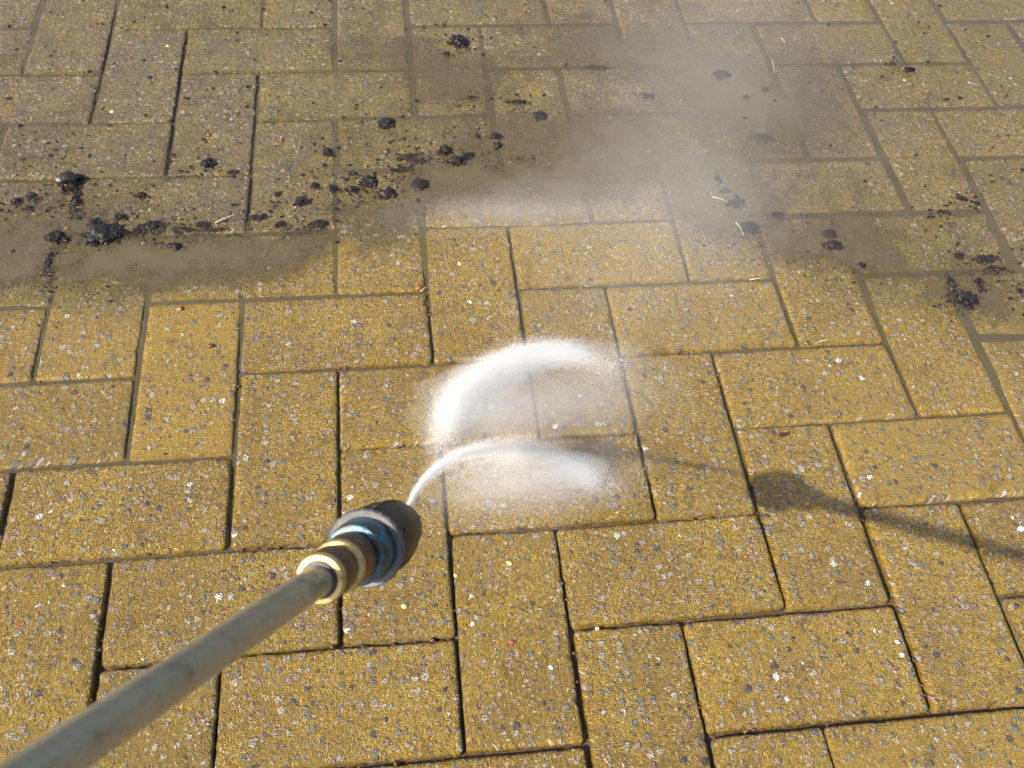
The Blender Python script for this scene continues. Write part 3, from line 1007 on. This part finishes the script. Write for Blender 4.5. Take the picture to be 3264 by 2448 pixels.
def droplets(name, P, R):
    """every droplet a tiny four sided grain of water, turned at random"""
    n = len(P)
    base = np.array([[1, 1, 1], [1, -1, -1], [-1, 1, -1], [-1, -1, 1]]) / math.sqrt(3)
    q = rng.normal(size=(n, 4))
    q /= np.linalg.norm(q, axis=1, keepdims=True)
    a, b, c, d = q.T
    M = np.stack([np.stack([1 - 2 * (c * c + d * d), 2 * (b * c - a * d), 2 * (b * d + a * c)], -1),
                  np.stack([2 * (b * c + a * d), 1 - 2 * (b * b + d * d), 2 * (c * d - a * b)], -1),
                  np.stack([2 * (b * d - a * c), 2 * (c * d + a * b), 1 - 2 * (b * b + c * c)], -1)], 1)
    co = np.einsum('nij,kj->nki', M, base) * R[:, None, None] + P[:, None, :]
    tri = np.array([[0, 1, 2], [0, 3, 1], [0, 2, 3], [1, 3, 2]])
    fi = (np.arange(n)[:, None, None] * 4 + tri[None]).reshape(-1)
    me = bpy.data.meshes.new(name)
    me.vertices.add(4 * n)
    me.vertices.foreach_set('co', co.astype(np.float32).ravel())
    me.loops.add(len(fi))
    me.loops.foreach_set('vertex_index', fi.astype(np.int32))
    me.polygons.add(4 * n)
    me.polygons.foreach_set('loop_start', np.arange(0, len(fi), 3, dtype=np.int32))
    me.update(calc_edges=True)
    me.materials.append(M_DROP)
    return link(bpy.data.objects.new(name, me))


def path(pts, n):
    pts = np.array(pts)
    seg = np.r_[0, np.cumsum(np.linalg.norm(np.diff(pts[:, :3], axis=0), axis=1))]
    s = np.linspace(0, seg[-1], n)
    out = np.stack([np.interp(s, seg, pts[:, k]) for k in range(pts.shape[1])], 1)
    for _ in range(3):                                # round the corners
        q = out.copy()
        kx = max(2, n // 40)
        for k in range(out.shape[1]):
            pad = np.pad(out[:, k], kx, mode='edge')
            q[:, k] = np.convolve(pad, np.ones(2 * kx + 1) / (2 * kx + 1), 'valid')
        q[0], q[-1] = out[0], out[-1]
        out = q
    return out


RD = 0.00018
DOWN = np.array([0.10, -0.55, -0.55])


def swept(pts, dens, tail, n_core, n_tail, lift=0.0):
    """pts: (px, py, height, sigma_mm); a core of droplets along the path and a thinner curtain falling from it"""
    P3 = np.array([np.r_[G(a, b, h), s * 0.001] for a, b, h, s in pts])
    C_ = path(P3, 400)
    u = np.linspace(0, 1, 400)
    dn = np.interp(u, [d[0] for d in dens], [d[1] for d in dens])
    def pick(n):
        i = rng.choice(400, n, p=dn / dn.sum())
        base = C_[i] + (C_[np.minimum(i + 1, 399)] - C_[i]) * rng.random((n, 1))
        return i, base
    i, b = pick(n_core)
    wide = rng.random((n_core, 1)) < .38
    core = b[:, :3] + rng.normal(size=(n_core, 3)) * b[:, 3:4] * np.where(wide, 1.55, .95)
    tl = np.interp(u, [d[0] for d in tail], [d[1] for d in tail])
    i = rng.choice(400, n_tail, p=tl / tl.sum())
    b = C_[i]
    L = rng.exponential(0.028, (n_tail, 1))
    cur = b[:, :3] + rng.normal(size=(n_tail, 3)) * b[:, 3:4] * 1.1 + DOWN * L
    P = np.r_[core, cur]
    S = np.r_[np.where(wide[:, 0], .55, 1.0), np.full(n_tail, .7)]
    keep = P[:, 2] > 0.0008
    return P[keep], S[keep]


jet1 = [(880, 1100, 0.3620, 0.5), (893, 1070, 0.330, 0.75), (912, 1042, 0.292, 1.1), (945, 1010, 0.242, 1.7), (985, 984, 0.186, 2.4), (1040, 968, 0.132, 3.4),
        (1100, 964, 0.088, 4.6), (1160, 970, 0.055, 5.4), (1220, 992, 0.030, 5.8), (1258, 1016, 0.014, 6.6), (1280, 1036, 0.007, 7.0), (1292, 1050, 0.005, 8.0)]
P1, S1 = swept(jet1, [(0, .5), (.3, .6), (.5, .7), (.75, .9), (.88, 1.5), (.96, 2.2), (1, .5)], [(0, 0), (.4, .05), (.6, .7), (.8, .9), (1, 1.4)], 80000, 45000)
jet2 = [(944, 968, 0.022, 10.0), (950, 940, 0.024, 8.5), (966, 895, 0.024, 8.4), (989, 857, 0.022, 8.0), (1024, 824, 0.020, 7.6), (1066, 798, 0.018, 7.4),
        (1112, 777, 0.016, 7.2), (1160, 764, 0.014, 7.0), (1210, 761, 0.012, 6.6), (1252, 766, 0.010, 6.4), (1282, 778, 0.008, 7.0), (1302, 792, 0.007, 8.0), (1314, 808, 0.006, 9.0)]
P2, S2 = swept(jet2, [(0, .04), (.08, .25), (.18, 1.0), (.3, 1.5), (.55, 1.6), (.76, 1.4), (.86, .45), (.94, .1), (1, .0)], [(0, 1.0), (.3, 1.0), (.6, .75), (.85, .7), (1, .5)], 290000, 110000)
j1 = droplets('water_jet', P1, RD * S1 * rng.uniform(.7, 1.4, len(P1)))
tag(j1, 'thin white water jet curling from the nozzle tip down to the paving', 'water jet', 'arcs of the spinning water jet')
j2 = droplets('water_jet', P2, RD * S2 * rng.uniform(.7, 1.4, len(P2)))
tag(j2, 'broad bright white arc of water hanging beyond the first jet', 'water jet', 'arcs of the spinning water jet')

MIST = [  # px, py, sigma_x px, sigma_y px, height m, sigma_h m, optical depth
    (1330, 785, 32, 26, 0.012, 0.010, 0.28), (1250, 860, 85, 50, 0.015, 0.012, 0.50), (1060, 885, 65, 45, 0.02, 0.012, 0.85),
    (1150, 1040, 95, 38, 0.02, 0.015, 0.75), (1340, 640, 120, 80, 0.05, 0.03, 0.10), (1400, 445, 120, 65, 0.06, 0.03, 0.14),
    (1070, 458, 95, 22, 0.03, 0.012, 0.20), (1230, 450, 100, 28, 0.03, 0.012, 0.09), (1450, 300, 110, 110, 0.08, 0.04, 0.09),
    (1560, 110, 130, 130, 0.12, 0.05, 0.13), (1540, 490, 85, 85, 0.06, 0.03, 0.09),
    (985, 875, 30, 34, 0.020, 0.007, 0.7), (1050, 815, 42, 28, 0.017, 0.007, 0.7), (1130, 780, 48, 22, 0.014, 0.006, 0.7),
    (1220, 765, 48, 18, 0.012, 0.006, 0.60), (1110, 985, 60, 18, 0.060, 0.008, 0.35), (1235, 1018, 42, 22, 0.018, 0.008, 0.85)]
mist = None
for (px, py, sx, sy, h, sh, tau) in MIST:
    q = G(px, py, h)
    v = q - CAM_POS
    v = v / np.linalg.norm(v)
    rx = np.linalg.norm(G(px + sx, py, h) - q)
    ry = np.linalg.norm(G(px, py - sy, h) - q) * 0.8
    sv = 1 / math.sqrt((v[0] / rx) ** 2 + (v[1] / ry) ** 2 + (v[2] / sh) ** 2)
    for (k, wgt, am) in ((0.75, 0.20, 0.25), (1.35, 0.27, 0.3), (2.05, 0.28, 0.3), (2.9, 0.25, 0.3)) if sh > 0.0085 else ((1.1, 0.5, 0.25), (2.0, 0.5, 0.3)):
        t = NT('water_mist')
        t.t.nodes.remove(t.bsdf)
        vol = t.n('VolumeScatter')
        vol.inputs['Color'].default_value = (0.99, 0.99, 0.99, 1)
        vol.inputs['Anisotropy'].default_value = 0.0
        vol.inputs['Density'].default_value = tau * wgt / (2 * k * sv)
        t.t.links.new(vol.outputs[0], t.out.inputs['Volume'])
        V = []
        sd = px * .37 + py * .11
        for c in ICO3[0]:
            nn = 1 + am * noise.noise(Vector(c) * 1.4 + Vector((sd, k, 0))) + am * .6 * noise.noise(Vector(c) * 3.1 + Vector((sd, k, 3)))
            V.append((c[0] * rx * k * nn, c[1] * ry * k * nn, max(c[2] * sh * k * nn, 0.0032 - h)))
        o = mesh_obj('water_mist' if mist is None else 'wisp', V, ICO3[1], t.m)
        o['kind'] = 'stuff'
        if mist is None:
            mist = o
            o.location = tuple(q)
        else:
            o.parent = mist
            o.location = tuple(q - np.array(mist.location))
tag(mist, 'pale drifting mist of fine droplets thrown up beyond the jet', 'mist', kind='stuff')

# flung drops drawn out by their flight: thin slivers of water
V, F = [], []
spots = [(1318, 790, 24, 20, 260), (1290, 1040, 22, 16, 160), (960, 930, 30, 40, 120), (1560, 430, 70, 60, 60), (1260, 1040, 40, 25, 90), (1400, 520, 160, 110, 130), (1050, 600, 140, 90, 40), (1330, 640, 80, 60, 60), (1560, 130, 160, 120, 70)]
src = G(1330, 800, 0.0)
for (px, py, sx, sy, n) in spots:
    for k in range(n):
        a = G(px + random.gauss(0, sx), py + random.gauss(0, sy), abs(random.gauss(0.01, .012)) + .002)
        d = a - src + np.array([random.gauss(0, .03), random.gauss(0, .03), .03 + random.random() * .05])
        d = d / np.linalg.norm(d) * random.uniform(.001, .004)
        tube_into(V, F, [a, a + d * .5, a + d], random.uniform(.00008, .00017), 4)
fl = mesh_obj('flying_drops', V, F, M_DROP)
tag(fl, 'scattered flying drops splashed up around the jet', 'water drops', kind='stuff')
